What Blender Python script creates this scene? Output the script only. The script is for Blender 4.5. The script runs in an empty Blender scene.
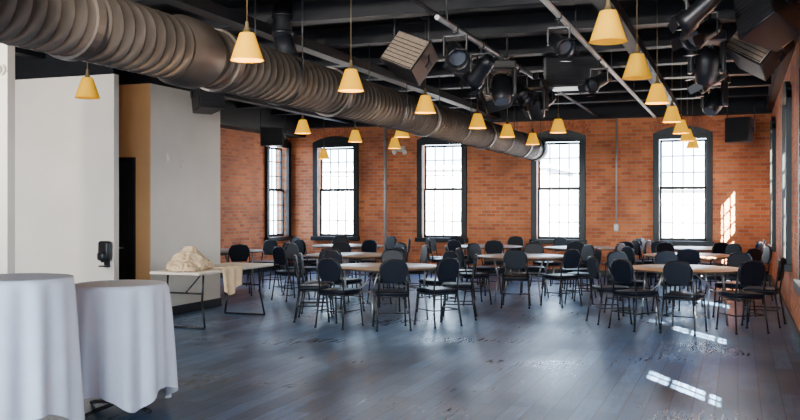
import bpy, bmesh, math, random
from mathutils import Vector, Matrix, Euler, noise
random.seed(7)
D=math.radians
# ------------------------------------------------------------ materials
def newmat(name):
    m=bpy.data.materials.new(name); m.use_nodes=True
    return m, m.node_tree, m.node_tree.nodes['Principled BSDF']
def M(name,col,rough=.5,metal=0,emit=None,es=0,var=0.12,scale=6,bump=0,spec=.5):
    m,nt,b=newmat(name)
    N=nt.nodes;L=nt.links
    nz=N.new('ShaderNodeTexNoise'); nz.inputs['Scale'].default_value=scale; nz.inputs['Detail'].default_value=4
    tc=N.new('ShaderNodeTexCoord'); L.new(tc.outputs['Object'],nz.inputs['Vector'])
    r=N.new('ShaderNodeValToRGB'); r.color_ramp.elements[0].position=.3; r.color_ramp.elements[1].position=.7
    r.color_ramp.elements[0].color=tuple(c*(1-var) for c in col)+(1,)
    r.color_ramp.elements[1].color=tuple(min(1,c*(1+var)) for c in col)+(1,)
    L.new(nz.outputs['Fac'],r.inputs['Fac']); L.new(r.outputs['Color'],b.inputs['Base Color'])
    b.inputs['Roughness'].default_value=rough; b.inputs['Metallic'].default_value=metal
    b.inputs['Specular IOR Level'].default_value=spec
    if emit:
        b.inputs['Emission Color'].default_value=tuple(emit)+(1,); b.inputs['Emission Strength'].default_value=es
    if bump:
        bp=N.new('ShaderNodeBump'); bp.inputs['Strength'].default_value=bump
        L.new(nz.outputs['Fac'],bp.inputs['Height']); L.new(bp.outputs['Normal'],b.inputs['Normal'])
    return m
def brick(name,axis,c1=(.70,.225,.07),c2=(.40,.10,.036)):
    m,nt,b=newmat(name); N=nt.nodes;L=nt.links
    g=N.new('ShaderNodeNewGeometry'); s=N.new('ShaderNodeSeparateXYZ'); c=N.new('ShaderNodeCombineXYZ')
    L.new(g.outputs['Position'],s.inputs[0]); L.new(s.outputs[axis],c.inputs[0]); L.new(s.outputs[2],c.inputs[1])
    t=N.new('ShaderNodeTexBrick'); L.new(c.outputs[0],t.inputs['Vector'])
    t.inputs['Scale'].default_value=1; t.inputs['Brick Width'].default_value=.22; t.inputs['Row Height'].default_value=.078
    t.inputs['Mortar Size'].default_value=.008; t.inputs['Bias'].default_value=-.2
    t.inputs['Color1'].default_value=c1+(1,); t.inputs['Color2'].default_value=c2+(1,); t.inputs['Mortar'].default_value=(.46,.30,.21,1)
    nz=N.new('ShaderNodeTexNoise'); nz.inputs['Scale'].default_value=1.3; nz.inputs['Detail'].default_value=5; L.new(g.outputs['Position'],nz.inputs['Vector'])
    r=N.new('ShaderNodeValToRGB'); r.color_ramp.elements[0].position=.3; r.color_ramp.elements[1].position=.72
    r.color_ramp.elements[0].color=(.62,.55,.55,1); r.color_ramp.elements[1].color=(1.2,1.12,1.0,1)
    L.new(nz.outputs['Fac'],r.inputs['Fac'])
    mx=N.new('ShaderNodeMixRGB'); mx.blend_type='MULTIPLY'; mx.inputs[0].default_value=1
    L.new(t.outputs['Color'],mx.inputs[1]); L.new(r.outputs['Color'],mx.inputs[2]); L.new(mx.outputs[0],b.inputs['Base Color'])
    b.inputs['Roughness'].default_value=.85
    bp=N.new('ShaderNodeBump'); bp.inputs['Strength'].default_value=.4; bp.inputs['Distance'].default_value=.01; bp.invert=True
    L.new(t.outputs['Fac'],bp.inputs['Height']); L.new(bp.outputs['Normal'],b.inputs['Normal'])
    return m
def floormat():
    m,nt,b=newmat('floor_planks'); N=nt.nodes;L=nt.links
    g=N.new('ShaderNodeNewGeometry'); s=N.new('ShaderNodeSeparateXYZ'); c=N.new('ShaderNodeCombineXYZ')
    L.new(g.outputs['Position'],s.inputs[0]); L.new(s.outputs[1],c.inputs[0]); L.new(s.outputs[0],c.inputs[1])
    t=N.new('ShaderNodeTexBrick'); L.new(c.outputs[0],t.inputs['Vector']); t.offset=.37
    t.inputs['Scale'].default_value=1; t.inputs['Brick Width'].default_value=1.25; t.inputs['Row Height'].default_value=.17
    t.inputs['Mortar Size'].default_value=.005
    t.inputs['Color1'].default_value=(.062,.125,.255,1); t.inputs['Color2'].default_value=(.024,.052,.112,1); t.inputs['Mortar'].default_value=(.008,.013,.026,1)
    mp=N.new('ShaderNodeMapping'); mp.inputs['Scale'].default_value=(1.2,11,1); L.new(c.outputs[0],mp.inputs['Vector'])
    nz=N.new('ShaderNodeTexNoise'); nz.inputs['Scale'].default_value=2.2; nz.inputs['Detail'].default_value=8; nz.inputs['Roughness'].default_value=.78
    L.new(mp.outputs[0],nz.inputs['Vector'])
    r=N.new('ShaderNodeValToRGB'); r.color_ramp.elements[0].position=.36; r.color_ramp.elements[1].position=.64
    r.color_ramp.elements[0].color=(.28,.28,.28,1); r.color_ramp.elements[1].color=(2.0,1.95,1.8,1)
    L.new(nz.outputs['Fac'],r.inputs['Fac'])
    mx=N.new('ShaderNodeMixRGB'); mx.blend_type='MULTIPLY'; mx.inputs[0].default_value=1
    L.new(t.outputs['Color'],mx.inputs[1]); L.new(r.outputs['Color'],mx.inputs[2]); L.new(mx.outputs[0],b.inputs['Base Color'])
    n2=N.new('ShaderNodeTexNoise'); n2.inputs['Scale'].default_value=.8; n2.inputs['Detail'].default_value=6; L.new(g.outputs['Position'],n2.inputs['Vector'])
    ad=N.new('ShaderNodeMath'); ad.operation='ADD'; L.new(n2.outputs['Fac'],ad.inputs[0]); L.new(nz.outputs['Fac'],ad.inputs[1])
    mr=N.new('ShaderNodeMapRange'); mr.inputs[1].default_value=.7; mr.inputs[2].default_value=1.3; mr.inputs[3].default_value=.22; mr.inputs[4].default_value=.46
    L.new(ad.outputs[0],mr.inputs[0]); L.new(mr.outputs[0],b.inputs['Roughness'])
    bp=N.new('ShaderNodeBump'); bp.inputs['Strength'].default_value=.6; bp.inputs['Distance'].default_value=.006
    L.new(nz.outputs['Fac'],bp.inputs['Height']); L.new(bp.outputs['Normal'],b.inputs['Normal'])
    b.inputs['Specular IOR Level'].default_value=.75
    b.inputs['Specular Tint'].default_value=(.50,.76,1,1)
    return m
m_brx=brick('brick_x',0); m_bry=brick('brick_y',1)
m_floor=floormat()
m_ceil=M('ceiling_black',(.004,.005,.007),.75,spec=.2)
m_beam=M('beam_black',(.006,.007,.010),.6,spec=.28)
m_white=M('paint_offwhite',(.72,.665,.57),.6,var=.06,scale=1.5)
m_warmlit=M('paint_warmlit',(.72,.38,.15),.6,var=.06,scale=2)  # warm light falling on the return wall is put into this colour
m_black=M('metal_black',(.006,.007,.009),.38,spec=.4)
m_trim=M('trim_black_green',(.006,.011,.012),.45,spec=.35)
m_door=M('door_black',(.006,.006,.007),.5,spec=.3)
m_vinyl=M('vinyl_navy',(.004,.006,.012),.42,var=.1,spec=.18)
m_mgrey=M('metal_grey',(.30,.30,.30),.35,.8)
m_wood=M('table_plywood',(.54,.30,.14),.4,var=.15,scale=3)
m_woodd=M('table_laminate_grey',(.28,.20,.14),.42,var=.12,scale=3)
m_edge=M('table_edge',(.09,.06,.04),.5)
m_plast=M('plastic_ivory',(.72,.66,.55),.4)
m_cloth=M('linen_white',(.76,.79,.86),.85,var=.03)
m_bag=M('canvas_cream',(.70,.53,.33),.9,var=.12,scale=12,bump=.2)
m_duct=M('duct_galvanised',(.095,.080,.068),.48,.6,var=.35,scale=3)
m_shade=M('shade_amber',(.62,.31,.0),.7,emit=(1,.46,.0),es=.85,spec=.2)
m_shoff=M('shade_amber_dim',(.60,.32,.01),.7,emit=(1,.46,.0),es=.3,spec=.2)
m_bulb=M('bulb',(1,.9,.6),.5,emit=(1,.8,.4),es=8)
m_cord=M('cord_bronze',(.10,.07,.03),.5)
m_munt=M('muntin_grey',(.16,.17,.17),.5)
m_grille=M('grille_tan',(.22,.17,.125),.6,var=.2,scale=30)
m_grilled=M('grille_dark',(.012,.012,.014),.7,spec=.3)
m_lens=M('lens_glass',(.06,.07,.09),.08)
m_pipe=M('pipe_grey',(.38,.36,.32),.45,.3)
m_blind=M('blind_cream',(.55,.48,.36),.6)
m_arch=M('brick_soldier',(.44,.14,.06),.85,var=.3,scale=14)
m_bldg=M('stucco_pale',(.60,.62,.63),.8)
m_bwin=M('building_window_dark',(.25,.28,.32),.3)
m_ground=M('ground_asphalt',(.25,.25,.25),.9)
# ------------------------------------------------------------ builder
class B:
    def __init__(s): s.bm=bmesh.new(); s.mats=[]; s.T=Matrix.Identity(4)
    def mi(s,m):
        if m not in s.mats: s.mats.append(m)
        return s.mats.index(m)
    def _f(s,vs,mat,smooth):
        i=s.mi(mat); fs={f for v in vs for f in v.link_faces}
        for f in fs: f.material_index=i; f.smooth=smooth
        return fs
    def box(s,c,sz,mat,rot=(0,0,0),bev=0,smooth=False):
        X=s.T@Matrix.Translation(c)@Euler(rot).to_matrix().to_4x4()@Matrix.Diagonal((sz[0],sz[1],sz[2],1))
        r=bmesh.ops.create_cube(s.bm,size=1,matrix=X); fs=s._f(r['verts'],mat,smooth)
        if bev:
            es=list({e for f in fs for e in f.edges})
            rr=bmesh.ops.bevel(s.bm,geom=es,offset=bev,segments=2,affect='EDGES',profile=.5)
            i=s.mi(mat)
            for f in rr['faces']: f.material_index=i; f.smooth=True
    def bx(s,x0,x1,y0,y1,z0,z1,mat,bev=0): s.box(((x0+x1)/2,(y0+y1)/2,(z0+z1)/2),(abs(x1-x0),abs(y1-y0),abs(z1-z0)),mat,bev=bev)
    def cone(s,p1,p2,r1,r2,mat,seg=12,caps=True,smooth=True):
        p1=Vector(p1);p2=Vector(p2);d=p2-p1
        X=s.T@Matrix.Translation((p1+p2)/2)@d.to_track_quat('Z','Y').to_matrix().to_4x4()
        r=bmesh.ops.create_cone(s.bm,cap_ends=caps,segments=seg,radius1=r1,radius2=r2,depth=d.length,matrix=X)
        fs=s._f(r['verts'],mat,smooth)
        for f in fs:
            if len(f.verts)>4: f.smooth=False
    def ball(s,c,r,mat,sc=(1,1,1),seg=12):
        X=s.T@Matrix.Translation(c)@Matrix.Diagonal((sc[0],sc[1],sc[2],1))
        q=bmesh.ops.create_uvsphere(s.bm,u_segments=seg,v_segments=max(6,seg//2),radius=r,matrix=X); s._f(q['verts'],mat,True)
    def tube(s,pts,r,mat,seg=8):
        for a,b in zip(pts,pts[1:]): s.cone(a,b,r,r,mat,seg)
        for p in pts[1:-1]: s.ball(p,r,mat,seg=8)
    def lathe(s,prof,mat,seg=24,X=Matrix.Identity(4),smooth=True):
        rings=[]
        for r,h in prof:
            rings.append([s.bm.verts.new(s.T@X@Vector((r*math.cos(2*math.pi*k/seg),r*math.sin(2*math.pi*k/seg),h))) for k in range(seg)])
        i=s.mi(mat)
        for a,b in zip(rings,rings[1:]):
            for k in range(seg):
                f=s.bm.faces.new((a[k],a[(k+1)%seg],b[(k+1)%seg],b[k])); f.material_index=i; f.smooth=smooth
        return rings
    def prism(s,outline,depth,mat,X,bev=0):
        n=len(outline)
        a=[s.bm.verts.new(s.T@X@Vector((p[0],p[1],-depth/2))) for p in outline]
        b=[s.bm.verts.new(s.T@X@Vector((p[0],p[1],depth/2))) for p in outline]
        i=s.mi(mat); fs=[s.bm.faces.new(a[::-1]),s.bm.faces.new(b)]
        for k in range(n): fs.append(s.bm.faces.new((a[k],a[(k+1)%n],b[(k+1)%n],b[k])))
        for f in fs: f.material_index=i
        if bev:
            es=list(set(fs[0].edges)|set(fs[1].edges))
            rr=bmesh.ops.bevel(s.bm,geom=es,offset=bev,segments=3,affect='EDGES',profile=.5)
            for f in rr['faces']: f.material_index=i; f.smooth=True
    def mesh(s,name):
        bmesh.ops.recalc_face_normals(s.bm,faces=s.bm.faces[:])
        me=bpy.data.meshes.new(name); s.bm.to_mesh(me); s.bm.free()
        for m in s.mats: me.materials.append(m)
        return me
    def obj(s,name,loc=(0,0,0),rz=0):
        return put(name,s.mesh(name),loc,rz)
def put(name,me,loc=(0,0,0),rz=0):
    o=bpy.data.objects.new(name,me); bpy.context.scene.collection.objects.link(o)
    o.location=loc; o.rotation_euler=(0,0,rz); return o
# ------------------------------------------------------------ room
XR,XL,YB,YF,ZC=.667,-10.64,20.4,-4.0,3.95
b=B(); b.bx(XL-.3,XR+.3,YF,YB+.3,-.1,0,m_floor); b.obj('floor')
b=B(); b.bx(XL-.3,XR+.3,YF-3,YB+.3,ZC,ZC+.12,m_ceil); b.obj('ceiling')  # runs on past the front wall as an unseen overhang added to block sun
def wall(name,axis,c0,c1,a0,a1,z0,z1,ops,mat):
    b=B()
    def q(p0,p1,h0,h1):
        if p1-p0<1e-4 or h1-h0<1e-4: return
        if axis=='x': b.bx(p0,p1,c0,c1,h0,h1,mat)
        else: b.bx(c0,c1,p0,p1,h0,h1,mat)
    cur=a0
    for o in sorted(ops):
        q(cur,o[0],z0,z1); q(o[0],o[1],z0,o[2]); q(o[0],o[1],o[3],z1); cur=o[1]
    q(cur,a1,z0,z1); return b.obj(name)
WX=[-9.36,-6.59,-3.82,-1.12]; HW=.52; ZS,ZT=.82,3.12
wall('wall_back','x',YB,YB+.3,XL,XR,0,ZC,[(x-HW,x+HW,ZS,ZT) for x in WX],m_brx)
RY=[18.85,13.6,9.75,6.3,3.0]
wall('wall_right','y',XR,XR+.3,YF,YB+.3,0,ZC,[(y-HW,y+HW,ZS,ZT) for y in RY],m_bry)
LY=[19.72,16.0]
wall('wall_left','y',XL-.3,XL,YF,YB+.3,0,ZC,[(y-HW,y+HW,ZS,ZT) for y in LY],m_bry)
wall('wall_front','x',YF-.2,YF,XL,XR,0,ZC,[(-10.3,-6.9,.3,3.7),(-6.6,-3.4,.3,3.7),(-3.1,.4,.3,3.7)],m_brx)
# partitions at left
b=B(); b.bx(-7.2,-6.66,6.86,6.96,0,3.34,m_white); b.obj('wall_pier_near')
b=B(); b.bx(XL,-7.66,9.73,9.83,0,3.32,m_white); b.obj('wall_partition_mid')
b=B(); b.bx(XL,-7.68,10.55,12.35,0,3.30,m_white); b.bx(XL,-7.685,10.535,10.55,0,3.30,m_warmlit); b.obj('wall_partition_block')
for n,(x0,x1,y0,y1) in enumerate([(-7.16,-6.70,6.88,6.95),(XL,-7.70,9.76,9.82),(XL,-7.72,10.6,12.35)]):
    b=B(); b.bx(x0,x1,y0,y1,3.345 if n==0 else 3.325,ZC,m_ceil); b.obj('trim_%d'%(n+1))
b=B(); b.bx(-7.68,-7.66,10.53,12.36,0,.13,m_black); b.obj('baseboard_block')
b=B(); b.bx(XL+.0,-7.65,9.71,9.73,0,.13,m_black); b.obj('baseboard_mid')
b=B(); b.bx(XL,XR,YB-.025,YB,0,.14,m_black); b.obj('baseboard_back')
b=B(); b.bx(XR-.025,XR,YF,YB,0,.14,m_black); b.obj('baseboard_right')
b=B(); b.bx(XL,XL+.025,12.4,YB,0,.14,m_black); b.obj('baseboard_left')
# door in warm-tinted return
b=B(); b.bx(-8.92,-7.92,10.485,10.53,0,2.27,m_door); b.bx(-8.84,-8.00,10.465,10.485,.05,2.19,m_black)
b.cone((-8.08,10.47,1.0),(-8.08,10.42,1.0),.012,.012,m_mgrey); b.cone((-8.08,10.42,1.0),(-8.2,10.42,1.0),.012,.012,m_mgrey); b.obj('door_1')
# windows
def window(name,w,h,T,blind=0):
    b=B(); b.T=T
    hw=w/2
    X=Matrix.Rotation(D(90),4,'X')
    for sx in(-1,1): b.box((sx*(hw+.03),-.03,h/2-.03),(.13,.08,h+.10),m_trim,bev=.008)
    b.box((0,-.05,-.05),(w+.26,.14,.10),m_trim,bev=.01)
    head=[(-hw-.095,h-.09),(hw+.095,h-.09)]
    for k in range(11):
        a=k/10; x=(hw+.095)*(1-2*a); head.append((x,h+.04+.15*(1-(1-2*a)**2)))
    b.prism(head,.08,m_trim,Matrix.Translation((0,-.03,0))@X)
    for (z0,z1,yy) in ((0.0,h*.5+.02,.10),(h*.5-.02,h-.09,.15)):
        for sx in(-1,1): b.box((sx*(hw-.055),yy,(z0+z1)/2),(.05,.05,z1-z0),m_trim)
        b.box((0,yy,z0+.03),(w-.06,.05,.06),m_trim); b.box((0,yy,z1-.025),(w-.06,.05,.05),m_trim)
        iw=w-.16
        for k in range(1,4): b.box((-iw/2+iw*k/4,yy,(z0+z1)/2),(.024,.025,z1-z0),m_munt)
        for k in range(1,3): b.box((0,yy,z0+(z1-z0)*k/3),(iw,.025,.024),m_munt)
    if blind:
        n=int((h-blind)/.055)
        for k in range(n):
            b.box((0,.03,h-.05-k*.055),(w-.1,.052,.004),m_blind,rot=(D(-58),0,0))
        b.box((0,.03,h-.03),(w-.1,.06,.05),m_blind)
    return b.obj(name)
n=1
for x in WX:
    window('window_%d'%n,2*HW,ZT-ZS,Matrix.Translation((x,YB,ZS))); n+=1
for y,bl in zip(RY,(0,1.6,1.4,1.1,.5)):
    window('window_%d'%n,2*HW,ZT-ZS,Matrix.Translation((XR,y,ZS))@Matrix.Rotation(D(-90),4,'Z'),bl); n+=1
for y in LY:
    window('window_%d'%n,2*HW,ZT-ZS,Matrix.Translation((XL,y,ZS))@Matrix.Rotation(D(90),4,'Z')); n+=1
b=B()
for x in WX:
    for k in range(17):
        a=-1+2*k/16; px=x+a*.66; pz=ZT+.06+.15*(1-a*a)+.125
        b.box((px,YB-.004,pz),(.066,.016,.2),m_arch,rot=(0,a*.22,0))
b.obj('trim_window_arches')
# ceiling joists & beams
b=B()
y=-3.0
while y<20:
    b.bx(XL,XR,y-.06,y+.06,ZC-.22,ZC,m_beam); b.bx(XL,XR,y-.11,y+.11,ZC-.24,ZC-.22,m_beam); y+=1.55
b.obj('ceiling_joists')
b=B()
for x in(-8.9,-5.2,-1.25):
    b.bx(x-.09,x+.09,YF,YB,ZC-.36,ZC-.24,m_beam)
b.obj('ceiling_girders')
b=B(); b.bx(XL,XR,YB-.25,YB,3.52,ZC,m_beam); b.obj('trim_beam_back')
b=B(); b.bx(XR-.12,XR,YF,YB,3.55,ZC,m_beam); b.obj('trim_beam_right')
b=B(); b.bx(XL,XL+.45,12.4,YB,3.3,ZC,m_beam); b.obj('trim_beam_left')
# pipes
b=B(); b.tube([(-1.68,3,3.5),(-1.68,YB-.02,3.5)],.03,m_pipe,10)
for y in range(4,20,3): b.cone((-1.68,y,3.5),(-1.68,y,ZC),.008,.008,m_black,6)
b.obj('sprinkler_pipe')
b=B(); b.tube([(-8.02,YB-.06,.1),(-8.02,YB-.06,3.6)],.035,m_pipe,10)
for z in(.8,2,3.2): b.box((-8.02,YB-.03,z),(.1,.06,.03),m_black)
b.obj('wall_conduit')
b=B(); b.tube([(-2.52,YB-.05,1.1),(-2.52,YB-.05,3.6)],.022,m_pipe,10); b.box((-2.52,YB-.05,1.1),(.1,.09,.16),m_pipe,bev=.005); b.obj('wall_conduit')
b=B(); b.box((-7.6,YB-.064,2.95),(.22,.12,.12),m_plast,bev=.01); b.cone((-7.68,YB-.12,2.92),(-7.74,YB-.22,2.86),.03,.06,m_plast); b.cone((-7.52,YB-.12,2.92),(-7.46,YB-.22,2.86),.03,.06,m_plast); b.obj('emergency_light')
for (zz,xx) in((3.6,-6.4),(3.68,-2.9),(3.62,-.45)):
    b=B(); b.tube([(xx,-2,zz-.12),(xx,YB-.3,zz-.12)],.022,m_beam,8); b.obj('ceiling_conduit')
# main duct
R=.255; prof=[(R*.2,0),(R,0)]; h=0
L=YB-.5-.5
while h<L:
    prof+=[(R,h),(R,h+.112),(R+.004,h+.116),(R+.004,h+.121),(R,h+.125)]; h+=.125
ry=Matrix.Rotation(D(-90),4,'X')
XD=Matrix.Translation((-4.3,.5,2.87))@ry
b=B(); b.lathe(prof,m_duct,32,XD)
for yy in(5.0,6.85,9.2,12.4,15.6,18.6):
    b.lathe([(R,-.04),(R+.022,-.04),(R+.022,.04),(R,.04)],m_duct,32,Matrix.Translation((-4.3,yy,2.87))@ry,False)
b.lathe([(R,-.15),(R+.035,-.05),(R+.035,.2),(R,.3)],m_duct,32,Matrix.Translation((-4.3,6.3,2.87))@ry,True)
for yy in(3.2,8,11,14,17,19.5):
    for sx in(-1,1): b.cone((-4.3+sx*(R+.01),yy,2.87),(-4.3+sx*(R+.01),yy,ZC),.007,.007,m_black,6)
    b.lathe([(R+.010,-.02),(R+.014,-.02),(R+.014,.02),(R+.010,.02)],m_black,32,Matrix.Translation((-4.3,yy,2.87))@ry,False)
b.cone((-4.3,19.85,2.87),(-4.3,YB-.12,2.87),R+.02,R+.02,m_beam,32)
b.obj('ventilation_duct')
b=B(); b.tube([(-4.95,9.3,ZC),(-4.95,9.3,3.55),(-4.86,9.3,3.3),(-4.66,9.3,3.1)],.11,m_beam,16)
for z in(3.8,3.6): b.cone((-4.95,9.3,z-.02),(-4.95,9.3,z+.02),.125,.125,m_black,16)
b.obj('branch_duct')
# ------------------------------------------------------------ pendants
def pend_mesh(lit):
    b=B(); sm=m_shade if lit else m_shoff
    seg=28
    b.lathe([(.134,-.108),(.129,-.106),(.060,.103),(.054,.108)],sm,seg,smooth=False)
    b.lathe([(.125,-.106),(.052,.10)],sm,seg)
    b.lathe([(.054,.108),(.03,.115),(.018,.15),(.012,.2)],m_cord,12)
    b.ball((0,0,.0),.032,m_bulb,(1,1,1.3)); b.cone((0,0,.03),(0,0,.11),.018,.018,m_cord)
    return b
meshes={}
def pendant(x,y,z=2.85,lit=True):
    key=(lit,round(z,2))
    if key not in meshes:
        b=pend_mesh(lit); b.cone((0,0,.18),(0,0,ZC-z-.02),.004,.004,m_cord,6); b.cone((0,0,ZC-z-.04),(0,0,ZC-z),.05,.05,m_black,12)
        meshes[key]=b.mesh('pendant_lamp')
    put('pendant_lamp',meshes[key],(x,y,z))
    if lit:
        l=bpy.data.lights.new('pendant_bulb_light','POINT'); l.energy=9; l.color=(1,.72,.38); l.shadow_soft_size=.05
        o=bpy.data.objects.new('pendant_bulb_light',l); bpy.context.scene.collection.objects.link(o); o.location=(x,y,z-.10)
for y in(6.41,8.33,10.48,12.93,15.04,16.9,19.0): pendant(-.85,y,lit=(y>9))
for y in(6.23,8.27,10.56,12.95,14.8,16.8): pendant(-3.63,y)
for y,l in((7.82,False),(12.9,True),(15.0,True),(17.0,True)): pendant(-6.50,y,lit=l)
pendant(-2.66,14.2); pendant(-5.3,14.2); pendant(-8.6,18.1,2.73)
# ------------------------------------------------------------ stage lights & speakers
def spk(name,loc,rot,sz,front,hang=True,horn=True):
    b=B(); w,d,h=sz; R3=Euler(rot).to_matrix().to_4x4()
    b.T=Matrix.Translation(loc)@R3
    o=[(-w/2,-d/2),(w/2,-d/2),(w*.36,d/2),(-w*.36,d/2)]
    b.prism(o,h,m_black,Matrix.Identity(4),bev=.012)
    b.box((0,-d/2-.006,0),(w*.92,.02,h*.92),front,bev=.006)
    for k in range(int(h*.9/.05)): b.box((0,-d/2-.018,-h*.44+k*.05),(w*.9,.006,.008),m_grilled)
    for sx in(-1,1): b.box((sx*(w/2+.015),0,0),(.02,.06,.10),m_black)
    b.T=Matrix.Identity(4)
    if hang:
        for sx in(-1,1):
            p=Matrix.Translation(loc)@R3@Vector((sx*(w/2+.02),0,0))
            b.tube([p,(p.x,p.y,ZC)],.012,m_black,8)
    return b.obj(name)
spk('loudspeaker',(-3.52,9.75,3.28),(D(-28),D(22),D(-18)),(.5,.36,.42),m_grille)
spk('loudspeaker',(-3.3,11.2,3.36),(D(20),D(30),D(40)),(.62,.3,.28),m_grilled)
spk('loudspeaker',(-3.22,12.4,3.2),(D(-25),D(-18),D(30)),(.5,.38,.42),m_grille)
spk('loudspeaker',(-2.27,13.25,3.58),(0,0,D(8)),(.8,.5,.55),m_grilled)
spk('loudspeaker',(.24,10.45,3.3),(D(-25),D(30),D(-30)),(.5,.42,.5),m_grille)
spk('loudspeaker',(.27,8.75,3.32),(D(-20),D(-25),D(-40)),(.42,.4,.5),m_grilled)
spk('loudspeaker',(.05,19.3,3.1),(0,0,D(-20)),(.5,.36,.5),m_grilled)
spk('loudspeaker',(-7.3,11.35,3.2),(D(-12),0,D(60)),(.42,.34,.46),m_grilled)
spk('loudspeaker',(-9.6,17.6,3.1),(0,0,D(20)),(.5,.36,.4),m_grilled)
def par(loc,aim,s=1,topz=3.45,body=None):
    b=B(); loc=Vector(loc); q=Vector(aim).normalized().to_track_quat('Z','Y').to_matrix().to_4x4()
    b.T=Matrix.Translation(loc)@q@Matrix.Scale(s,4)
    b.lathe([(.02,-.20),(.07,-.19),(.085,-.12),(.09,.08),(.115,.13),(.115,.2),(.1,.2),(.085,.12)],m_black,20)
    b.cone((0,0,.12),(0,0,.125),.088,.088,m_lens,20)
    for k in range(4): b.box((0.125*math.cos(k*math.pi/2),0.125*math.sin(k*math.pi/2),.25),(.10,.10,.008) ,m_black,rot=(0 if k%2==0 else D(70),D(70) if k%2==0 else 0,0))
    b.T=Matrix.Identity(4); a=.12*s
    for sx in(-1,1): b.box((loc.x+sx*a,loc.y,loc.z+.08*s),(.012,.03,.2*s),m_black)
    b.box((loc.x,loc.y,loc.z+.18*s),(2*a,.03,.012),m_black); b.cone((loc.x,loc.y,loc.z+.18*s),(loc.x,loc.y,topz),.014,.014,m_black,8)
    b.box((loc.x,loc.y,topz),(.06,.05,.08),m_black,bev=.008)
    b.obj('stage_spotlight')
def moving(loc,tilt,rz,topz=3.45):
    b=B(); b.T=Matrix.Translation(loc)@Matrix.Rotation(rz,4,'Z')
    b.box((0,0,.30),(.34,.26,.11),m_black,bev=.02)
    for sx in(-1,1): b.box((sx*.16,0,.10),(.045,.12,.34),m_black,bev=.015)
    b.cone((-.16,0,0),(.16,0,0),.03,.03,m_black)
    T0=b.T; b.T=T0@Matrix.Rotation(tilt,4,'X')
    b.lathe([(.03,-.19),(.11,-.17),(.125,-.05),(.12,.06),(.10,.17),(.085,.18)],m_black,20)
    b.cone((0,0,.165),(0,0,.172),.085,.085,m_lens,20)
    b.T=T0
    b.cone((0,0,.35),(0,0,topz-loc[2]),.016,.016,m_black,8); b.box((0,0,topz-loc[2]),(.07,.06,.09),m_black,bev=.01)
    b.obj('moving_head_light')
for (x,y0,y1,z) in((-2.7,8.2,13.8,3.4),(-.3,7.6,14,3.5)):
    b=B(); b.tube([(x,y0,z),(x,y1,z)],.025,m_mgrey if x<-1 else m_black,10)
    for yy in(y0+.3,(y0+y1)/2,y1-.3): b.cone((x,yy,z),(x,yy,ZC),.012,.012,m_black,6)
    b.obj('lighting_pipe')
par((-2.7,8.8,3.15),(.5,-1,-.6),1,3.4); par((-2.7,9.8,3.12),(-.8,.6,-.7),1,3.4); par((-2.7,11.6,3.12),(.7,-.5,-.8),1,3.4); par((-2.7,13.3,3.12),(-.6,-.6,-.6),1,3.4)
moving((-2.7,10.7,3.0),D(150),D(20),3.4); moving((-2.64,12.4,2.98),D(200),D(-20),3.4)
par((-.3,8.0,3.25),(-.8,.4,-.6),.9,3.5); par((-.3,8.8,3.2),(-.6,-.8,-.5),1,3.5); moving((-.3,9.75,3.02),D(195),D(15),3.5); par((-.3,11.2,3.2),(.2,-1,-.5),1,3.5)
moving((-.3,13.0,3.0),D(140),D(-35),3.5); par((-.3,12.0,3.2),(-1,-.3,-.6),1,3.5)
par((-1.68,9.0,3.22),(.6,-.8,-.5),.9,3.5); par((-1.68,11.8,3.2),(-.6,-.8,-.5),.9,3.5)
# fill spots added out of view to brighten the far end, on a pipe
b=B(); b.tube([(-9.5,3.2,3.62),(.2,3.2,3.62)],.025,m_black,10)
for xx in(-9,-5.0,-.2): b.cone((xx,3.2,3.62),(xx,3.2,ZC),.012,.012,m_black,6)
b.obj('lighting_pipe')  # unseen pipe, added to carry the fill spots
for xx in(-8.4,-6.1,-3.3,-1.0):
    loc=Vector((xx,3.2,3.36)); aim=Vector(((-5-xx)*.35,14,-2.2))
    par(loc,aim,1.1,3.62)  # fixture body added around each fill spot
    l=bpy.data.lights.new('fill_beam','SPOT'); l.energy=900; l.color=(1,.91,.80); l.spot_size=D(80); l.spot_blend=1; l.shadow_soft_size=.12
    o=bpy.data.objects.new('fill_beam',l); bpy.context.scene.collection.objects.link(o)
    o.location=loc+aim.normalized()*.42; o.rotation_euler=aim.to_track_quat('-Z','Y').to_euler()
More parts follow.
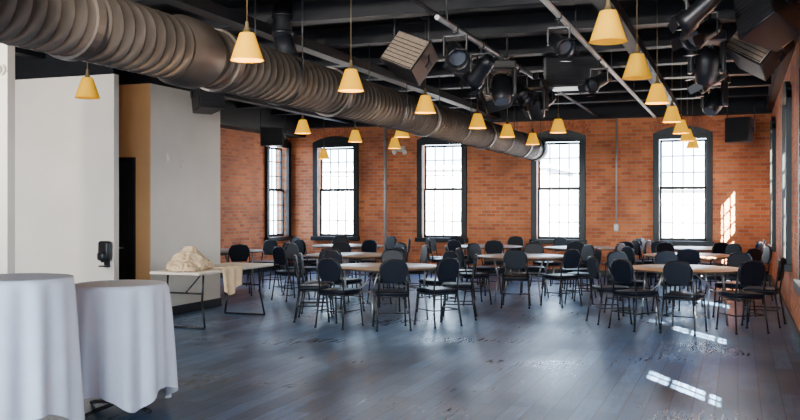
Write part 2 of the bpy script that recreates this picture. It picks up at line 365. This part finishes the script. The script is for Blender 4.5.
# ------------------------------------------------------------ furniture
def chair_mesh():
    b=B(); r=.0115
    for sx in(-1,1):
        b.tube([(sx*.215,-.25,0),(sx*.195,-.185,.44),(sx*.175,-.235,.80),(sx*.13,-.25,.885)],r,m_black)
        b.tube([(sx*.215,.22,0),(sx*.195,.175,.43)],r,m_black)
        b.cone((sx*.195,-.185,.43),(sx*.195,.18,.43),r,r,m_black,8)
        b.cone((sx*.205,-.215,.22),(sx*.205,.198,.22),.008,.008,m_black,8)
        for yy in(-.25,.22): b.cone((sx*.215,yy,0),(sx*.215,yy,.025),.016,.016,m_black,8)
    b.tube([(-.13,-.25,.885),(0,-.255,.905),(.13,-.25,.885)],r,m_black)
    for yy in(-.18,.18): b.cone((-.195,yy,.43),(.195,yy,.43),r,r,m_black,8)
    b.cone((-.205,-.2,.22),(.205,-.2,.22),.008,.008,m_black,8)
    o=[(-.19,-.19),(.19,-.19),(.215,.10),(.20,.20),(.12,.23),(-.12,.23),(-.20,.20),(-.215,.10)]
    b.prism(o,.058,m_vinyl,Matrix.Translation((0,0,.466)),bev=.022)
    o=[(-.130,0),(.130,0),(.165,.10),(.182,.18),(.170,.24),(.12,.285),(.05,.305),(-.05,.305),(-.12,.285),(-.170,.24),(-.182,.18),(-.165,.10)]
    X=Matrix.Translation((0,-.217,.605))@Matrix.Rotation(D(7),4,'X')@Matrix.Rotation(D(90),4,'X')
    b.prism(o,.045,m_vinyl,X,bev=.017)
    return b.mesh('banquet_chair')
CH=chair_mesh()
def table_mesh(top,name):
    b=B(); R=.76
    b.lathe([(.001,.715),(R-.03,.715),(R-.004,.718),(R,.722),(R,.738)],m_edge,64)
    b.lathe([(R,.738),(R-.004,.742),(.001,.742)],top,64)
    for sx in(-1,1):
        b.box((sx*.40,0,.70),(.05,1.1,.03),m_edge)
        for sy in(-1,1):
            b.tube([(sx*.40,sy*.40,.69),(sx*.45,sy*.33,.42),(sx*.47,sy*.38,.0)],.0145,m_mgrey)
        b.cone((sx*.45,-.33,.42),(sx*.45,.33,.42),.012,.012,m_mgrey,8)
        b.tube([(sx*.45,0,.42),(sx*.12,0,.69)],.010,m_mgrey)
    return b.mesh(name)
T_A=table_mesh(m_wood,'round_table'); T_B=table_mesh(m_woodd,'round_table')
ev=lambda n,off=0:[off+360*k/n for k in range(n)]
tabs=[((-.70,12.87),T_A,[205,243,278,318,5,55,100,145]),
 ((-4.66,11.8),T_B,[216,253,295,340,20,62,105,147,180]),
 ((-3.41,14.95),T_B,[195,238,276,315,350,40,90,140]),
 ((-.78,16.2),T_A,ev(7,12)),
 ((-6.30,14.3),T_B,ev(7,20)),
 ((-4.95,18.3),T_B,[70,140,180,220,262,300]),
 ((-2.95,18.3),T_B,[0,40,120,240,280,320]),
 ((-.72,18.95),T_A,[20,160,200,240,285,330]),
 ((-7.75,17.5),T_B,ev(6,5)),
 ((-9.1,14.7),T_B,ev(6,15))]
for i,((cx,cy),tm,an) in enumerate(tabs):
    put('round_table',tm,(cx,cy,0),D(20+37*i))
    for a in an:
        a2=D(a+random.uniform(-5,5)); rr=1.0+random.uniform(0,.09)
        x=cx+rr*math.cos(a2); y=cy+rr*math.sin(a2)
        if x>XR-.36: x=XR-.36
        if y>YB-.36: y=YB-.36
        put('banquet_chair',CH,(x,y,0),a2+D(90)+D(random.uniform(-20,20)))
# folding table (left)
b=B()
b.box((0,0,.725),(.75,1.95,.04),m_plast,bev=.012)
for sy in(-1,1):
    y=sy*.72
    for sx in(-1,1):
        b.tube([(sx*.27,y,.70),(sx*.27,y-sy*-.03,.35),(sx*.33,y+sy*.06,.012)],.014,m_black)
    b.cone((-.33,y+sy*.06,.014),(.33,y+sy*.06,.014),.014,.014,m_black,8)
    b.cone((-.27,y,.45),(.27,y,.45),.012,.012,m_black,8)
    b.tube([(0,y,.45),(0,y-sy*.42,.70)],.010,m_black)
b.obj('folding_table',(-6.74,10.72,0))
# crumpled pile of linen bags
b=B(); bm=b.bm
rnd=random.Random(5)
for (cx,cy,sx,sy,sz,ang) in((0,-.02,.27,.38,.24,.3),(-.05,.26,.22,.20,.15,1.0),(.08,-.28,.24,.2,.13,-.6),(-.02,.05,.18,.23,.30,.2)):
    r=bmesh.ops.create_icosphere(bm,subdivisions=5,radius=1)
    b._f(r['verts'],m_bag,True)
    of=Vector((rnd.uniform(0,9),rnd.uniform(0,9),rnd.uniform(0,9)))
    for v in r['verts']:
        p=v.co.copy(); wv=Vector((p.x*.9,p.y*2.2,p.z*.8))+.6*Vector((noise.noise(p*1.3+of),noise.noise(p*1.3-of),noise.noise(p*1.7+of)))
        rd=1-abs(noise.noise(wv*1.6+of)); rd2=1-abs(noise.noise(wv*3.2-of))
        k=.74+.26*rd**3+.07*rd2**2
        z=max(p.z,-.0)
        x=p.x*sx*k; y=p.y*sy*k
        v.co=Vector((cx+x*math.cos(ang)-y*math.sin(ang),cy+x*math.sin(ang)+y*math.cos(ang),z*sz*k+.004))
b.obj('linen_bag_pile',(-6.82,10.20,.748))
b=B()
G=[];nu,nv=40,30
for i in range(nu+1):
    row=[]
    for j in range(nv+1):
        u=i/nu; t=j/nv
        s=t*(.42+.06*math.sin(5*u))
        y=-.26+.52*u
        if s<.12: x=-.09+s; z=.012+.015*abs(math.sin(9*u+4*t))
        else: q=s-.12; x=.038+.018*math.sin(16*u)*min(1,q*8)+.03*q; z=.012-q; y*=1-.5*q
        row.append(b.bm.verts.new((x,y,z)))
    G.append(row)
for i in range(nu):
    for j in range(nv):
        f=b.bm.faces.new((G[i][j],G[i+1][j],G[i+1][j+1],G[i][j+1])); f.smooth=True
b.mi(m_bag)
o=b.obj('draped_cloth',(-6.375,10.5,.748)); md=o.modifiers.new('s','SOLIDIFY'); md.thickness=.006; md.offset=1
# cocktail tables with linen
def cocktail(name,loc,R,H,seed,rz):
    b=B(); seg=144; rnd=random.Random(seed)
    ph=[rnd.uniform(0,6.28) for _ in range(5)]
    rows=[]
    b.mi(m_cloth)
    for t in [0,.3,.6,.85,.95]:
        rows.append([(R*t*math.cos(2*math.pi*k/seg),R*t*math.sin(2*math.pi*k/seg),H+.002) for k in range(seg)] if t>0 else None)
    for j in range(0,29):
        t=j/28; row=[]
        for k in range(seg):
            a=2*math.pi*k/seg
            corner=abs(math.cos(2*a))**3
            drop=(H-.04)*(.86+.12*corner+.02*math.sin(3*a+ph[0]))
            fold=math.sin(9*a+ph[1]+.6*math.sin(2*a+ph[4]))*.6+math.sin(14*a+ph[2])*.5+math.sin(5*a+ph[3])*.3
            amp=.046*t**.45
            r=R+.004+.006*min(1,t*8)+.02*t+.03*t*corner+amp*fold
            row.append((r*math.cos(a),r*math.sin(a),H-.004-drop*t if j else H-.001))
        rows.append(row)
    vr=[]
    c=b.bm.verts.new((0,0,H+.002))
    for row in rows:
        if row: vr.append([b.bm.verts.new(p) for p in row])
    for k in range(seg):
        f=b.bm.faces.new((c,vr[0][k],vr[0][(k+1)%seg])); f.smooth=True
    for A,Bq in zip(vr,vr[1:]):
        for k in range(seg):
            f=b.bm.faces.new((A[k],Bq[k],Bq[(k+1)%seg],A[(k+1)%seg])); f.smooth=True
    b.cone((0,0,H-.03),(0,0,H-.006),R-.01,R-.01,m_edge,48)
    b.cone((0,0,.03),(0,0,H-.03),.04,.04,m_black,16)
    for k in range(4):
        a=k*math.pi/2+.4; b.tube([(0,0,.06),(.26*math.cos(a),.26*math.sin(a),.03),(.33*math.cos(a),.33*math.sin(a),.016)],.016,m_black)
    b.obj(name,loc,rz)
cocktail('cocktail_table',(-4.68,4.90,0),.375,1.10,3,.5)
cocktail('cocktail_table',(-4.54,5.84,0),.350,.985,8,1.0)
# dispenser on partition
b=B(); b.box((0,-.05,.05),(.17,.10,.26),m_black,bev=.03); b.box((0,-.09,-.02),(.13,.12,.12),m_black,bev=.035); b.cone((0,-.1,-.10),(0,-.1,-.06),.02,.03,m_black); b.box((0,-.06,-.15),(.12,.10,.02),m_black,bev=.006); b.box((0,-.012,-.1),(.08,.02,.14),m_black)
b.obj('sanitizer_dispenser',(-7.76,9.725,.95))
b=B(); b.cone((0,0,0),(0,-.03,0),.06,.055,m_plast,20); b.ball((0,-.04,0),.045,m_white); b.obj('motion_sensor',(-6.73,6.86,2.92))
for (y,z) in((10.95,2.28),(11.3,2.2)):
    b=B(); b.box((.01,0,0),(.02,.075,.12),m_plast,bev=.005); b.box((.022,0,0),(.01,.02,.04),m_white); b.obj('thermostat',(-7.68,y,z))
# ------------------------------------------------------------ outside
b=B(); b.bx(-120,80,YB+3,160,-5.1,-5,m_ground); b.obj('ground_outside')
for (x0,x1,y,h) in((-62,-40,60,3.2),(-36,-14,70,4.5),(-9,4,62,2.6)):
    b=B(); b.bx(x0,x1,y,y+12,-5,h,m_bldg); b.bx(x0-.3,x1+.3,y-.3,y+12.3,h,h+.3,m_bldg)
    xx=x0+1.2
    while xx<x1-1.5:
        for zz in(-3.6,-.6): 
            if zz+1.7<h: b.bx(xx,xx+1.1,y-.03,y+.02,zz,zz+1.7,m_bwin)
        xx+=2.6
    b.obj('building')
# ------------------------------------------------------------ light
w=bpy.data.worlds.new('world'); bpy.context.scene.world=w; w.use_nodes=True
nt=w.node_tree; N=nt.nodes; Lk=nt.links; bg=N['Background']
tc=N.new('ShaderNodeTexCoord'); sp=N.new('ShaderNodeSeparateXYZ'); Lk.new(tc.outputs['Generated'],sp.inputs[0])
cr=N.new('ShaderNodeValToRGB'); mr=N.new('ShaderNodeMapRange'); mr.inputs[1].default_value=-1; mr.inputs[2].default_value=1
Lk.new(sp.outputs[2],mr.inputs[0]); Lk.new(mr.outputs[0],cr.inputs[0]); Lk.new(cr.outputs[0],bg.inputs[0])
e=cr.color_ramp.elements; e[0].position=.42; e[0].color=(.22,.25,.30,1); e[1].position=.85; e[1].color=(.35,.58,1,1)
k=e.new(.49); k.color=(.66,.81,1,1); k=e.new(.54); k.color=(.68,.85,1,1)
bg.inputs[1].default_value=23
def portal(loc,rot,sx,sy):
    l=bpy.data.lights.new('window_portal','AREA'); l.shape='RECTANGLE'; l.size=sx; l.size_y=sy; l.cycles.is_portal=True
    o=bpy.data.objects.new('window_portal',l); bpy.context.scene.collection.objects.link(o); o.location=loc; o.rotation_euler=rot
zc=(ZS+ZT)/2; hh=ZT-ZS
for x in WX: portal((x,YB+.31,zc),(D(-90),0,0),1.04,hh)
for y in RY: portal((XR+.31,y,zc),(0,D(90),0),hh,1.04)
for y in LY: portal((XL-.31,y,zc),(0,D(-90),0),hh,1.04)
portal(((XL+XR)/2,YF-.25,2),(D(90),0,0),11.0,3.6)
s=bpy.data.lights.new('sun','SUN'); s.energy=340; s.angle=D(.6); s.color=(1,.88,.70)
o=bpy.data.objects.new('sun',s); bpy.context.scene.collection.objects.link(o)
o.rotation_euler=Vector((-1,1.6,-1.2)).to_track_quat('-Z','Y').to_euler(); o.location=(8,0,10)
# ------------------------------------------------------------ camera
cam=bpy.data.cameras.new('camera'); cam.sensor_width=36; cam.lens=36*900/800; cam.shift_y=-5/800; cam.clip_start=.05
o=bpy.data.objects.new('camera',cam); bpy.context.scene.collection.objects.link(o)
o.location=(0,0,1.6); o.rotation_euler=(D(90),0,D(20.58)); bpy.context.scene.camera=o
